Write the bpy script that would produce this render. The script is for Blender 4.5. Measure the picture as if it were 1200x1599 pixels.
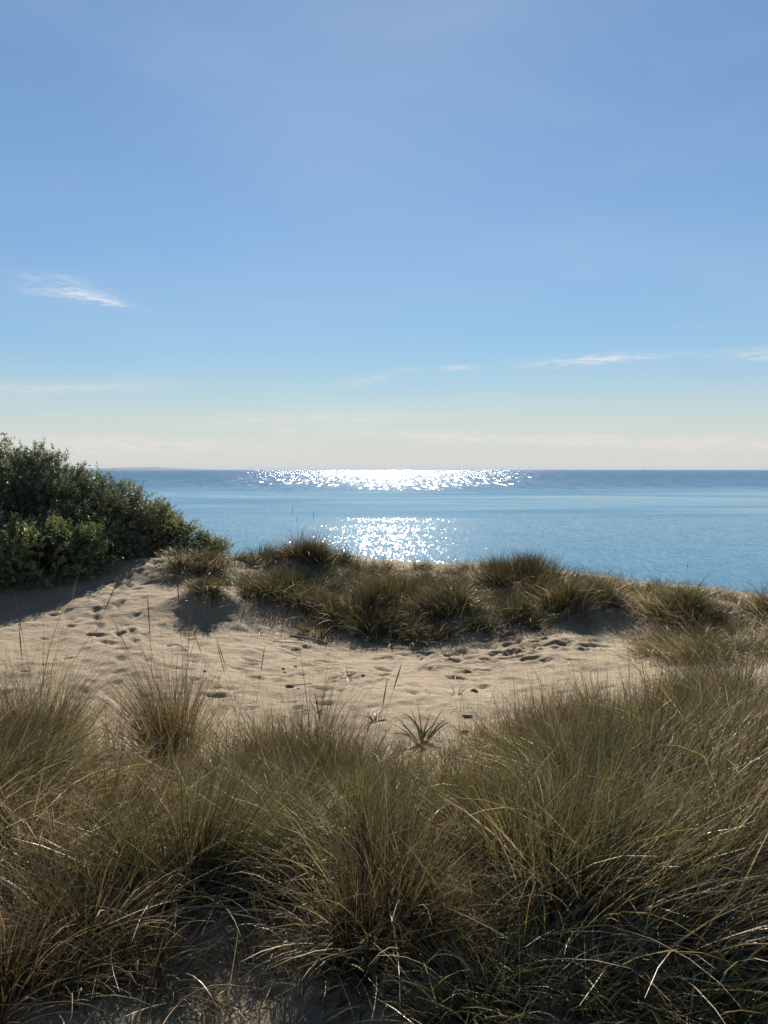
import bpy, math, numpy as np
from mathutils import Vector, Matrix
for o in list(bpy.data.objects): bpy.data.objects.remove(o)
sc = bpy.context.scene
C = sc.collection
R = math.radians
SEA = -6.0                                   # the eye is z = 0, the sea six metres below it

# ------------------------------------------------------------------ camera
PITCH = R(3.15); F = 1201.0                  # focal length in pixels of a 1200 x 1599 picture
cam = bpy.data.cameras.new('camera'); camo = bpy.data.objects.new('camera', cam); C.objects.link(camo)
cam.sensor_fit = 'VERTICAL'; cam.sensor_height = 36; cam.lens = 36 * F / 1599
cam.clip_start = 0.05; cam.clip_end = 200000
camo.location = (0, 0, 0); camo.rotation_euler = (R(90) - PITCH, 0, 0)
sc.camera = camo

# ------------------------------------------------------------------ node helper
class NT:
    def __init__(s, tree): s.t = tree; tree.nodes.clear()
    def n(s, typ, **kw):
        nd = s.t.nodes.new(typ)
        for k, v in kw.items(): setattr(nd, k, v)
        return nd
    def put(s, sock, v):
        if v is None: return
        if hasattr(v, 'is_output'): s.t.links.new(v, sock)
        else: sock.default_value = v
    def m(s, op, a, b=None, c=None, clamp=False):
        nd = s.n('ShaderNodeMath', operation=op, use_clamp=clamp)
        s.put(nd.inputs[0], a); s.put(nd.inputs[1], b); s.put(nd.inputs[2], c)
        return nd.outputs[0]
    def vm(s, op, a, b=None, sc=None):
        nd = s.n('ShaderNodeVectorMath', operation=op)
        s.put(nd.inputs[0], a); s.put(nd.inputs[1], b)
        if sc is not None: s.put(nd.inputs[3], sc)
        return nd.outputs[1] if op in ('DOT_PRODUCT', 'LENGTH') else nd.outputs[0]
    def sep(s, v):
        nd = s.n('ShaderNodeSeparateXYZ'); s.put(nd.inputs[0], v); return nd.outputs
    def comb(s, x, y, z):
        nd = s.n('ShaderNodeCombineXYZ')
        s.put(nd.inputs[0], x); s.put(nd.inputs[1], y); s.put(nd.inputs[2], z); return nd.outputs[0]
    def mix(s, f, a, b, mode='MIX'):
        nd = s.n('ShaderNodeMix', data_type='RGBA', blend_type=mode, clamp_factor=True)
        s.put(nd.inputs[0], f); s.put(nd.inputs[6], a); s.put(nd.inputs[7], b); return nd.outputs[2]
    def noise(s, vec, scale, detail=3.0, rough=0.5, dist=0.0, col=False):
        nd = s.n('ShaderNodeTexNoise'); s.put(nd.inputs['Vector'], vec)
        nd.inputs['Scale'].default_value = scale; nd.inputs['Detail'].default_value = detail
        nd.inputs['Roughness'].default_value = rough; nd.inputs['Distortion'].default_value = dist
        return nd.outputs[1] if col else nd.outputs[0]
    def ramp(s, v, a, b, lo=0.0, hi=1.0):
        nd = s.n('ShaderNodeMapRange', interpolation_type='SMOOTHSTEP', clamp=True)
        s.put(nd.inputs[0], v)
        for i, q in enumerate((a, b, lo, hi)): s.put(nd.inputs[i + 1], q)
        return nd.outputs[0]
    def pos(s): return s.n('ShaderNodeNewGeometry').outputs['Position']

# ------------------------------------------------------------------ sky, sun, exposure
SUN_EL, SUN_AZ = R(32.5), R(0.4)             # azimuth measured from +Y towards +X
world = bpy.data.worlds.new('World'); sc.world = world; world.use_nodes = True
w = NT(world.node_tree)
sky = w.n('ShaderNodeTexSky', sky_type='NISHITA', sun_disc=False, sun_elevation=SUN_EL, sun_rotation=SUN_AZ,
          altitude=0, air_density=1.0, dust_density=0.07, ozone_density=3.0)
SKY_STRENGTH = 0.0556; EXPOSURE = 1.2
U = 1.0 / (SKY_STRENGTH * 2 ** EXPOSURE)   # one display unit in sky-texture units
def pix_dir(px, py):
    dx, dy = (px - 600) / F, (py - 799.5) / F
    v = Vector((dx, math.cos(PITCH) - dy * math.sin(PITCH), -math.sin(PITCH) - dy * math.cos(PITCH))); v.normalize()
    return v
d = w.n('ShaderNodeTexCoord').outputs['Generated']
dn = w.vm('NORMALIZE', d)
x_, y_, z_ = w.sep(dn)
az = w.m('ARCTAN2', x_, y_); el = w.m('ARCSINE', z_)
# thin cirrus: stretched noise in azimuth / elevation, with a handful of denser streaks
cn = w.noise(w.comb(w.m('MULTIPLY', az, 5.0), w.m('MULTIPLY', el, 60.0), 0.0), 1.0, 5, 0.6, 1.2)
cf = w.noise(w.comb(w.m('MULTIPLY', az, 26.0), w.m('MULTIPLY', el, 170.0), 3.0), 1.0, 5, 0.62, 1.5)
fac = None
def streak(ax, ay, bx, by, wid, amp):
    """a cirrus streak between two directions of the sky (soft ellipse broken up by noise)"""
    global fac
    a, b = pix_dir(ax, ay), pix_dir(bx, by)
    A = (math.atan2(a.x, a.y), math.asin(a.z)); B = (math.atan2(b.x, b.y), math.asin(b.z))
    cx, cy = (A[0] + B[0]) / 2, (A[1] + B[1]) / 2
    ux, uy = (B[0] - A[0]) / 2, (B[1] - A[1]) / 2
    hl = math.hypot(ux, uy); ux /= hl; uy /= hl
    da, de = w.m('SUBTRACT', az, cx), w.m('SUBTRACT', el, cy)
    s_ = w.m('ADD', w.m('MULTIPLY', da, ux / hl), w.m('MULTIPLY', de, uy / hl))
    t_ = w.m('ADD', w.m('MULTIPLY', da, -uy / wid), w.m('MULTIPLY', de, ux / wid))
    t_ = w.m('ADD', t_, w.m('MULTIPLY', w.m('SUBTRACT', cn, 0.5), 2.6))
    q = w.m('ADD', w.m('POWER', s_, 2.0), w.m('POWER', t_, 2.0))
    g = w.m('MULTIPLY', w.m('EXPONENT', w.m('MULTIPLY', q, -1.3)), w.ramp(cf, 0.30, 0.70))
    g = w.m('MULTIPLY', g, amp)
    fac = g if fac is None else w.m('ADD', fac, g)
streak(5, 424, 190, 470, 0.013, 0.40)
streak(105, 454, 215, 480, 0.0045, 1.0)
streak(30, 452, 170, 462, 0.005, 0.5)
streak(800, 570, 1060, 556, 0.008, 0.75)
streak(850, 566, 1020, 556, 0.005, 0.6)
streak(1100, 556, 1360, 546, 0.008, 0.8)
streak(535, 598, 612, 586, 0.006, 0.7)
streak(615, 575, 675, 575, 0.003, 0.5)
streak(685, 574, 750, 573, 0.0035, 0.8)
streak(-120, 612, 260, 600, 0.009, 0.6)
streak(500, 674, 1050, 692, 0.007, 1.0)
streak(300, 656, 720, 648, 0.010, 0.7)
streak(-200, 690, 450, 696, 0.012, 0.9)
streak(850, 690, 1500, 690, 0.010, 0.7)
soft = w.noise(w.comb(w.m('MULTIPLY', az, 2.2), w.m('MULTIPLY', el, 7.0), 8.0), 1.0, 3, 0.5, 0.6)
veil = w.m('ADD', w.m('MULTIPLY', w.ramp(cn, 0.5, 0.9), w.ramp(el, 0.0, 0.35, 0.16, 0.0)), w.ramp(soft, 0.35, 0.75, 0.0, 0.10))
fac = w.m('ADD', fac, veil, clamp=True)
skyc = sky.outputs[0]
lum = w.vm('DOT_PRODUCT', skyc, (0.2, 0.7, 0.1))
skyc = w.vm('SCALE', w.vm('MULTIPLY', skyc, (0.905, 1.02, 1.05)), sc=w.m('DIVIDE', 1.0, w.m('ADD', 1.0, w.m('MULTIPLY', lum, 0.095))))
# low haze bank over the sea, then the cirrus
skyc = w.mix(w.m('MULTIPLY', w.ramp(el, -0.02, 0.15, 1.0, 0.0), 0.95), skyc, (0.70 * U, 0.69 * U, 0.675 * U, 1))
cloudc = w.mix(w.ramp(el, 0.03, 0.2), (0.82 * U, 0.78 * U, 0.70 * U, 1), (0.70 * U, 0.77 * U, 0.86 * U, 1))
skyc = w.mix(fac, skyc, cloudc)
bg = w.n('ShaderNodeBackground'); w.put(bg.inputs[0], skyc); bg.inputs[1].default_value = SKY_STRENGTH
w.t.links.new(bg.outputs[0], w.n('ShaderNodeOutputWorld').inputs[0])

sun = bpy.data.lights.new('sun', 'SUN'); suno = bpy.data.objects.new('sun', sun); C.objects.link(suno)
sun.energy = 5.0; sun.angle = R(0.53); sun.color = (1.0, 0.93, 0.82)
sdir = Vector((math.sin(SUN_AZ) * math.cos(SUN_EL), math.cos(SUN_AZ) * math.cos(SUN_EL), math.sin(SUN_EL)))
suno.rotation_euler = sdir.to_track_quat('Z', 'Y').to_euler(); suno.location = (0, 20, 30)
sc.view_settings.view_transform = 'Standard'; sc.view_settings.look = 'None'
sc.view_settings.exposure = EXPOSURE; sc.view_settings.gamma = 1.0; sc.view_settings.use_curve_mapping = False
sc.render.engine = 'CYCLES'
sc.cycles.use_denoising = True; sc.cycles.max_bounces = 8; sc.cycles.transparent_max_bounces = 8
sc.cycles.sample_clamp_indirect = 4.0; sc.cycles.caustics_reflective = False; sc.cycles.caustics_refractive = False

# ------------------------------------------------------------------ object helpers
def tag(o, label=None, cat=None, group=None, kind=None):
    if label: o['label'] = label
    if cat: o['category'] = cat
    if group: o['group'] = group
    if kind: o['kind'] = kind
    return o
def empty(name, loc):
    o = bpy.data.objects.new(name, None); C.objects.link(o); o.location = loc; o.empty_display_size = 0.1
    return o
def mesh_obj(name, V, quads=None, tris=None, mat=None, parent=None, col=None, smooth=True, origin=None):
    V = np.asarray(V, dtype=np.float32).reshape(-1, 3)
    if origin is not None: V = V - np.asarray(origin, dtype=np.float32)
    me = bpy.data.meshes.new(name)
    q = np.zeros((0, 4), np.int32) if quads is None else np.asarray(quads, np.int32).reshape(-1, 4)
    t = np.zeros((0, 3), np.int32) if tris is None else np.asarray(tris, np.int32).reshape(-1, 3)
    me.vertices.add(len(V)); me.vertices.foreach_set('co', V.ravel())
    me.loops.add(q.size + t.size); me.polygons.add(len(q) + len(t))
    me.loops.foreach_set('vertex_index', np.concatenate([q.ravel(), t.ravel()]))
    ls = np.concatenate([np.arange(len(q)) * 4, q.size + np.arange(len(t)) * 3]).astype(np.int32)
    me.polygons.foreach_set('loop_start', ls)
    me.polygons.foreach_set('use_smooth', np.full(len(q) + len(t), smooth))
    if col is not None:
        at = me.color_attributes.new('col', 'FLOAT_COLOR', 'POINT')
        c4 = np.ones((len(V), 4), np.float32); c4[:, :3] = col
        at.data.foreach_set('color', c4.ravel())
    me.update(calc_edges=True)
    if mat: me.materials.append(mat)
    o = bpy.data.objects.new(name, me); C.objects.link(o)
    if origin is not None and parent is None: o.location = origin
    if parent: o.parent = parent
    return o

def hash2(ix, iy, seed):
    h = (ix.astype(np.int64) * 374761393 + iy.astype(np.int64) * 668265263 + seed * 1442695041) & 0xffffffff
    h = ((h ^ (h >> 13)) * 1274126177) & 0xffffffff
    h = h ^ (h >> 16)
    return (h & 0xffffff) / float(0xffffff)
def vnoise(x, y, seed=0):
    ix, iy = np.floor(x), np.floor(y); fx, fy = x - ix, y - iy
    u, v = fx * fx * (3 - 2 * fx), fy * fy * (3 - 2 * fy)
    a, b = hash2(ix, iy, seed), hash2(ix + 1, iy, seed)
    c, e = hash2(ix, iy + 1, seed), hash2(ix + 1, iy + 1, seed)
    return (a * (1 - u) + b * u) * (1 - v) + (c * (1 - u) + e * u) * v - 0.5
def fbm(x, y, seed, octs=4):
    s, a = 0, 1.0
    for k in range(octs):
        s = s + a * vnoise(x * 2 ** k, y * 2 ** k, seed + k * 17); a *= 0.5
    return s

# ------------------------------------------------------------------ materials
def material(name):
    m = bpy.data.materials.new(name); m.use_nodes = True
    return m, NT(m.node_tree)
def simple(name, col, rough=0.8, var=0.25, scale=30.0, bump=0.3, spec=0.3):
    m, t = material(name)
    p = t.n('ShaderNodeBsdfPrincipled'); o = t.n('ShaderNodeOutputMaterial')
    n = t.noise(t.n('ShaderNodeTexCoord').outputs['Object'], scale, 5, 0.6)
    c = (*col, 1); dk = tuple(v * (1 - var) for v in col) + (1,); lt = tuple(min(1, v * (1 + var)) for v in col) + (1,)
    t.put(p.inputs['Base Color'], t.mix(t.ramp(n, 0.3, 0.7), dk, lt))
    p.inputs['Roughness'].default_value = rough; p.inputs['Specular IOR Level'].default_value = spec
    b = t.n('ShaderNodeBump'); b.inputs['Strength'].default_value = bump; b.inputs['Distance'].default_value = 0.005
    t.put(b.inputs['Height'], n); t.put(p.inputs['Normal'], b.outputs[0])
    t.t.links.new(p.outputs[0], o.inputs[0])
    return m
def blade_material(name, trans=0.28, gloss=0.05, rough=0.45):
    m, t = material(name)
    c = t.n('ShaderNodeVertexColor', layer_name='col').outputs[0]
    df = t.n('ShaderNodeBsdfDiffuse'); t.put(df.inputs[0], c)
    tr = t.n('ShaderNodeBsdfTranslucent'); t.put(tr.inputs[0], t.mix(1.0, c, (1.01, 1.01, 0.73, 1), 'MULTIPLY'))
    gl = t.n('ShaderNodeBsdfGlossy'); gl.inputs[0].default_value = (0.9, 0.88, 0.82, 1); gl.inputs['Roughness'].default_value = rough
    a = t.n('ShaderNodeMixShader'); a.inputs[0].default_value = trans
    t.t.links.new(df.outputs[0], a.inputs[1]); t.t.links.new(tr.outputs[0], a.inputs[2])
    b = t.n('ShaderNodeMixShader'); b.inputs[0].default_value = gloss
    t.t.links.new(a.outputs[0], b.inputs[1]); t.t.links.new(gl.outputs[0], b.inputs[2])
    t.t.links.new(b.outputs[0], t.n('ShaderNodeOutputMaterial').inputs[0])
    return m
M_BLADE = blade_material('grass_blade')
M_DEAD = blade_material('dead_grass_blade', 0.32, 0.07, 0.45)
M_LEAF = blade_material('shrub_leaf', 0.36, 0.08, 0.5)
M_STRAP = blade_material('strap_leaf', 0.25, 0.10, 0.35)
M_WOOD = simple('driftwood', (0.16, 0.13, 0.10), 0.85, 0.35, 25, 0.6)
M_BARK = simple('shrub_bark', (0.10, 0.08, 0.06), 0.9, 0.4, 20, 0.7)
M_STONE = simple('pebble', (0.15, 0.115, 0.09), 0.8, 0.4, 40, 0.5)
M_SHELL = simple('shell', (0.5, 0.48, 0.43), 0.5, 0.08, 60, 0.2)
M_STALK = simple('seed_stalk', (0.17, 0.115, 0.065), 0.8, 0.3, 60, 0.3)
M_HEAD = simple('seed_head', (0.14, 0.09, 0.05), 0.9, 0.4, 300, 1.0)
M_HILL = simple('headland_scrub', (0.025, 0.035, 0.028), 1.0, 0.3, 0.004, 0.2)
M_HULL = simple('boat_hull', (0.10, 0.11, 0.13), 0.5, 0.1, 1.0, 0.0)
M_CABIN = simple('boat_cabin', (0.5, 0.5, 0.5), 0.5, 0.1, 1.0, 0.0)

def sand_material():
    m, t = material('dune_sand')
    P = t.pos()
    big = t.noise(P, 0.7, 4, 0.55); mid = t.noise(P, 6.0, 5, 0.6); fine = t.noise(P, 240.0, 3, 0.7)
    spk = t.noise(P, 55.0, 4, 0.75)
    c = t.mix(t.ramp(big, 0.3, 0.7), (0.203, 0.158, 0.104, 1), (0.249, 0.197, 0.136, 1))
    c = t.mix(t.m('MULTIPLY', t.ramp(mid, 0.35, 0.75), 0.30), c, (0.193, 0.146, 0.095, 1))
    c = t.mix(t.m('MULTIPLY', t.ramp(spk, 0.62, 0.70), 0.7), c, (0.103, 0.068, 0.039, 1))     # bits of dead grass and grit
    c = t.mix(t.m('MULTIPLY', t.ramp(fine, 0.55, 0.75), 0.35), c, (0.159, 0.119, 0.079, 1))
    p = t.n('ShaderNodeBsdfPrincipled'); t.put(p.inputs['Base Color'], c)
    p.inputs['Roughness'].default_value = 0.95; p.inputs['Specular IOR Level'].default_value = 0.15
    h = t.m('ADD', t.m('MULTIPLY', mid, 0.55), t.m('ADD', t.m('MULTIPLY', t.noise(P, 28.0, 4, 0.6), 0.3), t.m('MULTIPLY', fine, 0.05)))
    b = t.n('ShaderNodeBump'); b.inputs['Strength'].default_value = 0.8; b.inputs['Distance'].default_value = 0.05
    t.put(b.inputs['Height'], h); t.put(p.inputs['Normal'], b.outputs[0])
    t.t.links.new(p.outputs[0], t.n('ShaderNodeOutputMaterial').inputs[0])
    return m
M_SAND = sand_material()

def sea_material():
    m, t = material('sea_water')
    P = t.pos(); X, Y, _ = t.sep(P)
    low = t.noise(t.comb(t.m('MULTIPLY', X, 0.006), t.m('MULTIPLY', Y, 0.02), 0.0), 1.0, 4, 0.6, 0.6)
    Yw = t.m('MULTIPLY', Y, t.m('ADD', 1.0, t.m('MULTIPLY', t.m('SUBTRACT', low, 0.5), 0.42)))
    # wind-ruffled water near the shore, a smooth slick, then open water with longer waves
    near = t.ramp(Yw, 90.0, 106.0, 1.0, 0.0)
    far = t.ramp(Yw, 180.0, 310.0, 0.0, 1.0)
    gust = t.ramp(t.noise(t.comb(t.m('MULTIPLY', X, 0.03), t.m('MULTIPLY', Y, 0.10), 5.0), 1.0, 4, 0.6), 0.3, 0.68, 0.45, 1.15)
    def facets(sx, sy, off):
        v = t.n('ShaderNodeTexVoronoi', voronoi_dimensions='2D'); v.inputs['Scale'].default_value = 1.0
        t.put(v.inputs['Vector'], t.comb(t.m('MULTIPLY', X, 1 / sx), t.m('MULTIPLY', Y, 1 / sy), off))
        return v.outputs['Color']
    def slopes(sx, sy):
        a = t.vm('ADD', facets(sx, sy, 0), facets(sx * 1.7, sy * 1.4, 0))
        return t.vm('SUBTRACT', a, (1.0, 1.0, 1.0))
    sn = slopes(0.082, 0.64); sf = slopes(0.55, 13.0)
    amp_n = t.m('MULTIPLY', t.m('MULTIPLY', near, gust), 0.34)
    amp_f = t.m('MULTIPLY', far, 0.36)
    rip = t.noise(t.comb(t.m('MULTIPLY', X, 0.35), t.m('MULTIPLY', Y, 0.8), 0.0), 1.0, 4, 0.6, 0.5, col=True)
    ruf = t.m('MAXIMUM', near, far)
    rs = t.vm('SCALE', t.vm('SUBTRACT', rip, (0.5, 0.5, 0.5)), sc=t.m('ADD', 0.05, t.m('MULTIPLY', near, 0.04)))
    slk = t.m('MULTIPLY', t.m('SUBTRACT', 1.0, ruf), t.ramp(t.noise(t.comb(t.m('MULTIPLY', X, 0.012), t.m('MULTIPLY', Y, 0.05), 2.0), 1.0, 4, 0.6, 0.8), 0.35, 0.62, 0.02, 0.15))
    amp_n = t.m('ADD', amp_n, slk)
    bias = t.m('ADD', t.m('MULTIPLY', near, -0.02), t.m('ADD', t.m('MULTIPLY', far, -0.12), t.m('ADD', -0.025, t.m('MULTIPLY', slk, -0.4))))   # swell faces turned to the shore
    s = t.vm('ADD', t.vm('ADD', t.vm('SCALE', sn, sc=amp_n), t.vm('SCALE', sf, sc=amp_f)), rs)
    gx, gy, gz_ = t.sep(s)
    tail = t.m('MULTIPLY', t.sep(sn)[2], near)                     # a few facets lean much further: the loose sparkles at the edges
    gx = t.m('MULTIPLY', gx, t.m('ADD', 0.95, t.m('MULTIPLY', t.m('POWER', t.m('MAXIMUM', tail, 0.0), 3.0), 1.2)))
    N = t.vm('NORMALIZE', t.comb(t.m('MULTIPLY', gx, t.m('ADD', 0.37, t.m('MULTIPLY', far, 0.58))), t.m('ADD', gy, bias), 1.0))
    deep = t.ramp(Y, 40.0, 700.0)
    sandbar = t.noise(t.comb(t.m('MULTIPLY', X, 0.012), t.m('MULTIPLY', Y, 0.05), 9.0), 1.0, 3, 0.5)
    c = t.mix(deep, (0.060, 0.145, 0.198, 1), (0.016, 0.065, 0.14, 1))
    c = t.mix(t.m('MULTIPLY', t.ramp(sandbar, 0.45, 0.7), t.m('SUBTRACT', 0.5, t.m('MULTIPLY', deep, 0.4))), c, (0.05, 0.15, 0.22, 1))
    # most of the surface is ripples too small to see (a rough lobe), the rest are facets large enough to glint
    rx_, ry_, _r = t.sep(rs)
    Ns = t.vm('NORMALIZE', t.comb(rx_, t.m('ADD', ry_, bias), 1.0))
    def water(normal, rough):
        p = t.n('ShaderNodeBsdfPrincipled'); t.put(p.inputs['Base Color'], c); t.put(p.inputs['Roughness'], rough)
        p.inputs['IOR'].default_value = 1.333; t.put(p.inputs['Normal'], normal); return p.outputs[0]
    mx = t.n('ShaderNodeMixShader'); t.put(mx.inputs[0], 0.33)
    t.t.links.new(water(Ns, t.m('ADD', 0.08, t.m('MULTIPLY', ruf, 0.03))), mx.inputs[1])
    t.t.links.new(water(N, t.m('ADD', 0.075, t.m('MULTIPLY', ruf, 0.05))), mx.inputs[2])
    t.t.links.new(mx.outputs[0], t.n('ShaderNodeOutputMaterial').inputs[0])
    return m
M_SEA = sea_material()

# ------------------------------------------------------------------ the ground
def at(px, py, y):
    v = pix_dir(px, py); s = y / v.y
    return (v.x * s, y, v.z * s)
CTRL = [(0, 0, -1.6), (-3, 0, -1.6), (3, 0, -1.5), (0, -5, -1.6), (-10, -5, -1.5), (10, -5, -1.3),
        (-2, 2.2, -1.86), (0, 2.2, -1.88), (2, 2.2, -1.84), (-1.5, 1.0, -1.74), (1.5, 1.0, -1.72), (-2, 3.2, -1.72), (0, 3.2, -1.74), (2, 3.2, -1.62), (-3, 4.2, -1.9), (0.1, 4.2, -2.0), (2.5, 4.2, -1.66),
        (-3, 5.5, -2.2), (0, 5.5, -2.28), (2.5, 5.5, -1.95), (5, 6, -1.75), (-4, 7.3, -2.5), (0, 7.3, -2.6), (2.5, 7.5, -2.4), (4.2, 8, -2.15),
        (-8, 22, -3.0), (0, 21, -3.5), (8, 20, -3.5), (-8, 27, -5.3), (0, 27, -5.6), (8, 26, -5.7), (-8, 40, -7), (8, 40, -7),
        (-6.5, 14, -1.9), (-8, 17, -1.75), (-12, 15, -1.8), (-12, 8, -2.0), (10, 12, -2.2), (12, 8, -1.6),
        (-40, -20, -1.5), (40, -20, -1.5), (-40, 12, -1.9), (40, 12, -2.1), (-40, 30, -6), (40, 30, -6.2), (-40, 60, -8.5), (40, 60, -8.5), (0, 60, -8.5), (0, -20, -1.6)]
CTRL += [at(*p) for p in [(400, 1080, 8.6), (700, 1090, 8.4), (100, 1020, 9.8), (300, 1000, 10.6), (600, 1030, 10.6), (800, 1040, 10.2),
        (560, 1010, 11.3), (880, 1000, 11.3), (0, 960, 12), (150, 930, 12.6), (220, 880, 14.5), (190, 866, 15.5), (250, 864, 16),
        (310, 892, 14.2), (280, 917, 13), (330, 945, 12), (310, 975, 11.4), (430, 876, 15), (520, 875, 15), (450, 958, 12.4),
        (600, 903, 14.5), (640, 965, 12.5), (720, 895, 14.5), (830, 908, 14), (960, 923, 13.8), (860, 985, 12), (1100, 952, 13),
        (1190, 968, 12.5), (1000, 1000, 11.5), (1100, 1010, 11)]]
CT = np.array(CTRL)
def _k(r2): return np.where(r2 > 1e-9, 0.5 * r2 * np.log(np.maximum(r2, 1e-9)), 0.0)
_n = len(CT)
_A = np.zeros((_n + 3, _n + 3))
_A[:_n, :_n] = _k(((CT[:, None, :2] - CT[None, :, :2]) ** 2).sum(-1)) + np.eye(_n) * 0.02
_A[:_n, _n:] = np.c_[np.ones(_n), CT[:, :2]]; _A[_n:, :_n] = _A[:_n, _n:].T
_W = np.linalg.solve(_A, np.r_[CT[:, 2], 0, 0, 0])
# small hummocks that the tussocks have trapped: x, y, radius, height
HUMMOCKS = [(-3.6, 14.0, 0.85, 0.24), (-2.75, 12.1, 0.5, 0.24), (-1.7, 14.6, 0.7, 0.12), (1.45, 12.5, 0.7, 0.14), (2.75, 14.2, 0.7, 0.10),
            (3.3, 12.7, 0.65, 0.20), (5.3, 12.6, 0.9, 0.22), (-1.9, 12.8, 0.7, 0.1), (0.4, 13.4, 0.7, 0.10), (6.3, 11.6, 0.8, 0.15)]
def ground(x, y):
    x = np.asarray(x, float); y = np.asarray(y, float)
    sh = np.broadcast(x, y).shape; xf = np.broadcast_to(x, sh).ravel(); yf = np.broadcast_to(y, sh).ravel()
    z = _W[_n] + _W[_n + 1] * xf + _W[_n + 2] * yf
    for i in range(_n): z = z + _W[i] * _k((xf - CT[i, 0]) ** 2 + (yf - CT[i, 1]) ** 2)
    for hx, hy, hr, hh in HUMMOCKS: z = z + hh * np.exp(-((xf - hx) / hr) ** 2 - ((yf - hy) / np.where(yf < hy, hr * 0.55, hr)) ** 2)
    z = z + 0.10 * fbm(xf * 0.9, yf * 0.9, 3, 3) + 0.022 * fbm(xf * 4.5, yf * 4.5, 9, 3)
    return z.reshape(sh)
def axis(lo, hi, step, lo2, hi2):
    a = [lo]; s = step
    while a[-1] > lo2: s *= 1.25; a.append(a[-1] - s)
    b = [hi]; s = step
    while b[-1] < hi2: s *= 1.25; b.append(b[-1] + s)
    return np.r_[a[::-1][:-1], np.arange(lo, hi + 1e-6, step), b[1:]]
gx = axis(-7.4, 7.4, 0.04, -70, 70); gy = np.r_[axis(2.0, 8.0, 0.05, -25, 8.0)[:-2], np.arange(8.0, 15.6, 0.034), axis(15.6, 15.62, 0.06, 15.6, 70)[2:]]
GX, GY = np.meshgrid(gx, gy); GZ = ground(GX, GY)
rng = np.random.default_rng(5)
prints = []
def trail(pts, step, spread, depth):
    for (x0, y0), (x1, y1) in zip(pts[:-1], pts[1:]):
        L = math.hypot(x1 - x0, y1 - y0); n = int(L / step); a = math.atan2(y1 - y0, x1 - x0)
        for k in range(n):
            f = (k + rng.random() * 0.6) / n; s = 0.13 if k % 2 else -0.13
            prints.append((x0 + (x1 - x0) * f - math.sin(a) * s + rng.normal(0, spread), y0 + (y1 - y0) * f + math.cos(a) * s + rng.normal(0, spread),
                           a + rng.normal(0, 0.3), 0.15 + 0.04 * rng.random(), 0.065, depth * rng.uniform(0.35, 0.95)))
trail([(-4.6, 15.6), (-4.5, 13.5), (-4.4, 12.4), (-3.9, 10.6), (-2.6, 9.6), (-0.5, 9.0)], 0.42, 0.12, 0.05)
trail([(-4.2, 15.6), (-4.6, 13.0), (-4.0, 11.0), (-3.0, 9.2), (-1.5, 8.4)], 0.5, 0.2, 0.045)
trail([(-1.0, 9.3), (0.6, 10.0), (1.6, 10.8), (2.9, 11.5)], 0.45, 0.15, 0.05)
trail([(-0.5, 8.8), (1.0, 10.4), (2.4, 11.2)], 0.5, 0.15, 0.05)
trail([(-3.4, 10.4), (-1.8, 10.2), (0, 10.0), (1.5, 9.4)], 0.5, 0.15, 0.035)
for k in range(85): prints.append((rng.normal(1.7, 0.7), rng.normal(10.8, 0.5), rng.normal(0.2, 0.5), rng.uniform(0.10, 0.22), rng.uniform(0.04, 0.085), rng.uniform(0.015, 0.05)))
for k in range(90): prints.append((rng.uniform(-4.6, 2.6), rng.uniform(7.8, 11.6), rng.uniform(0, 6.3), rng.uniform(0.06, 0.17), rng.uniform(0.035, 0.08), rng.uniform(0.006, 0.03)))
for k in range(26): prints.append((rng.uniform(-5.2, -3.8), rng.uniform(11.0, 15), rng.uniform(0, 6.3), rng.uniform(0.06, 0.15), rng.uniform(0.035, 0.07), rng.uniform(0.01, 0.035)))
for k in range(60): prints.append((rng.uniform(-1.4, 0.9), rng.uniform(2.0, 3.0), rng.uniform(0, 6.3), rng.uniform(0.06, 0.17), rng.uniform(0.035, 0.08), rng.uniform(0.006, 0.025)))
prints.append((-4.1, 10.8, 0.2, 0.11, 0.07, 0.07)); prints.append((-3.75, 10.85, 0.1, 0.11, 0.07, 0.07))
for k in range(900):
    x, y = rng.uniform(-4.8, 3.2), rng.uniform(7.4, 12.0)
    if fbm(np.array([x * 1.3]), np.array([y * 1.3]), 77, 2)[0] > rng.uniform(-0.1, 0.45): prints.append((x, y, rng.normal(0, 0.4), rng.uniform(0.03, 0.11), rng.uniform(0.018, 0.04), rng.uniform(0.012, 0.038)))
for (x, y, a, l, b, dp) in prints:
    i0, i1 = np.searchsorted(gx, [x - 0.45, x + 0.45]); j0, j1 = np.searchsorted(gy, [y - 0.45, y + 0.45])
    ux, uy = GX[j0:j1, i0:i1] - x, GY[j0:j1, i0:i1] - y
    s, t = (ux * math.cos(a) + uy * math.sin(a)) / l, (-ux * math.sin(a) + uy * math.cos(a)) / b
    q = np.sqrt(s * s + t * t) * (1 + 0.35 * vnoise(GX[j0:j1, i0:i1] * 14, GY[j0:j1, i0:i1] * 14, 40))
    GZ[j0:j1, i0:i1] += dp * (-np.clip((1.08 - q) / 0.45, 0, 1) ** 1.3 + 0.22 * np.exp(-((q - 1.4) / 0.3) ** 2))
fine = (np.abs(GX) < 7.5) & (GY > 1.5) & (GY < 15.7)
GZ += np.where(fine, 0.010 * fbm(GX * 11, GY * 11, 21, 2) + 0.03 * np.maximum(0, fbm(GX * 3.2, GY * 6.0, 31, 3)) + 0.02 * np.abs(fbm(GX * 5, GY * 9, 51, 2)), 0)
nx, ny = len(gx), len(gy)
idx = np.arange(nx * ny).reshape(ny, nx)
Q = np.stack([idx[:-1, :-1], idx[:-1, 1:], idx[1:, 1:], idx[1:, :-1]], -1).reshape(-1, 4)
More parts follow.
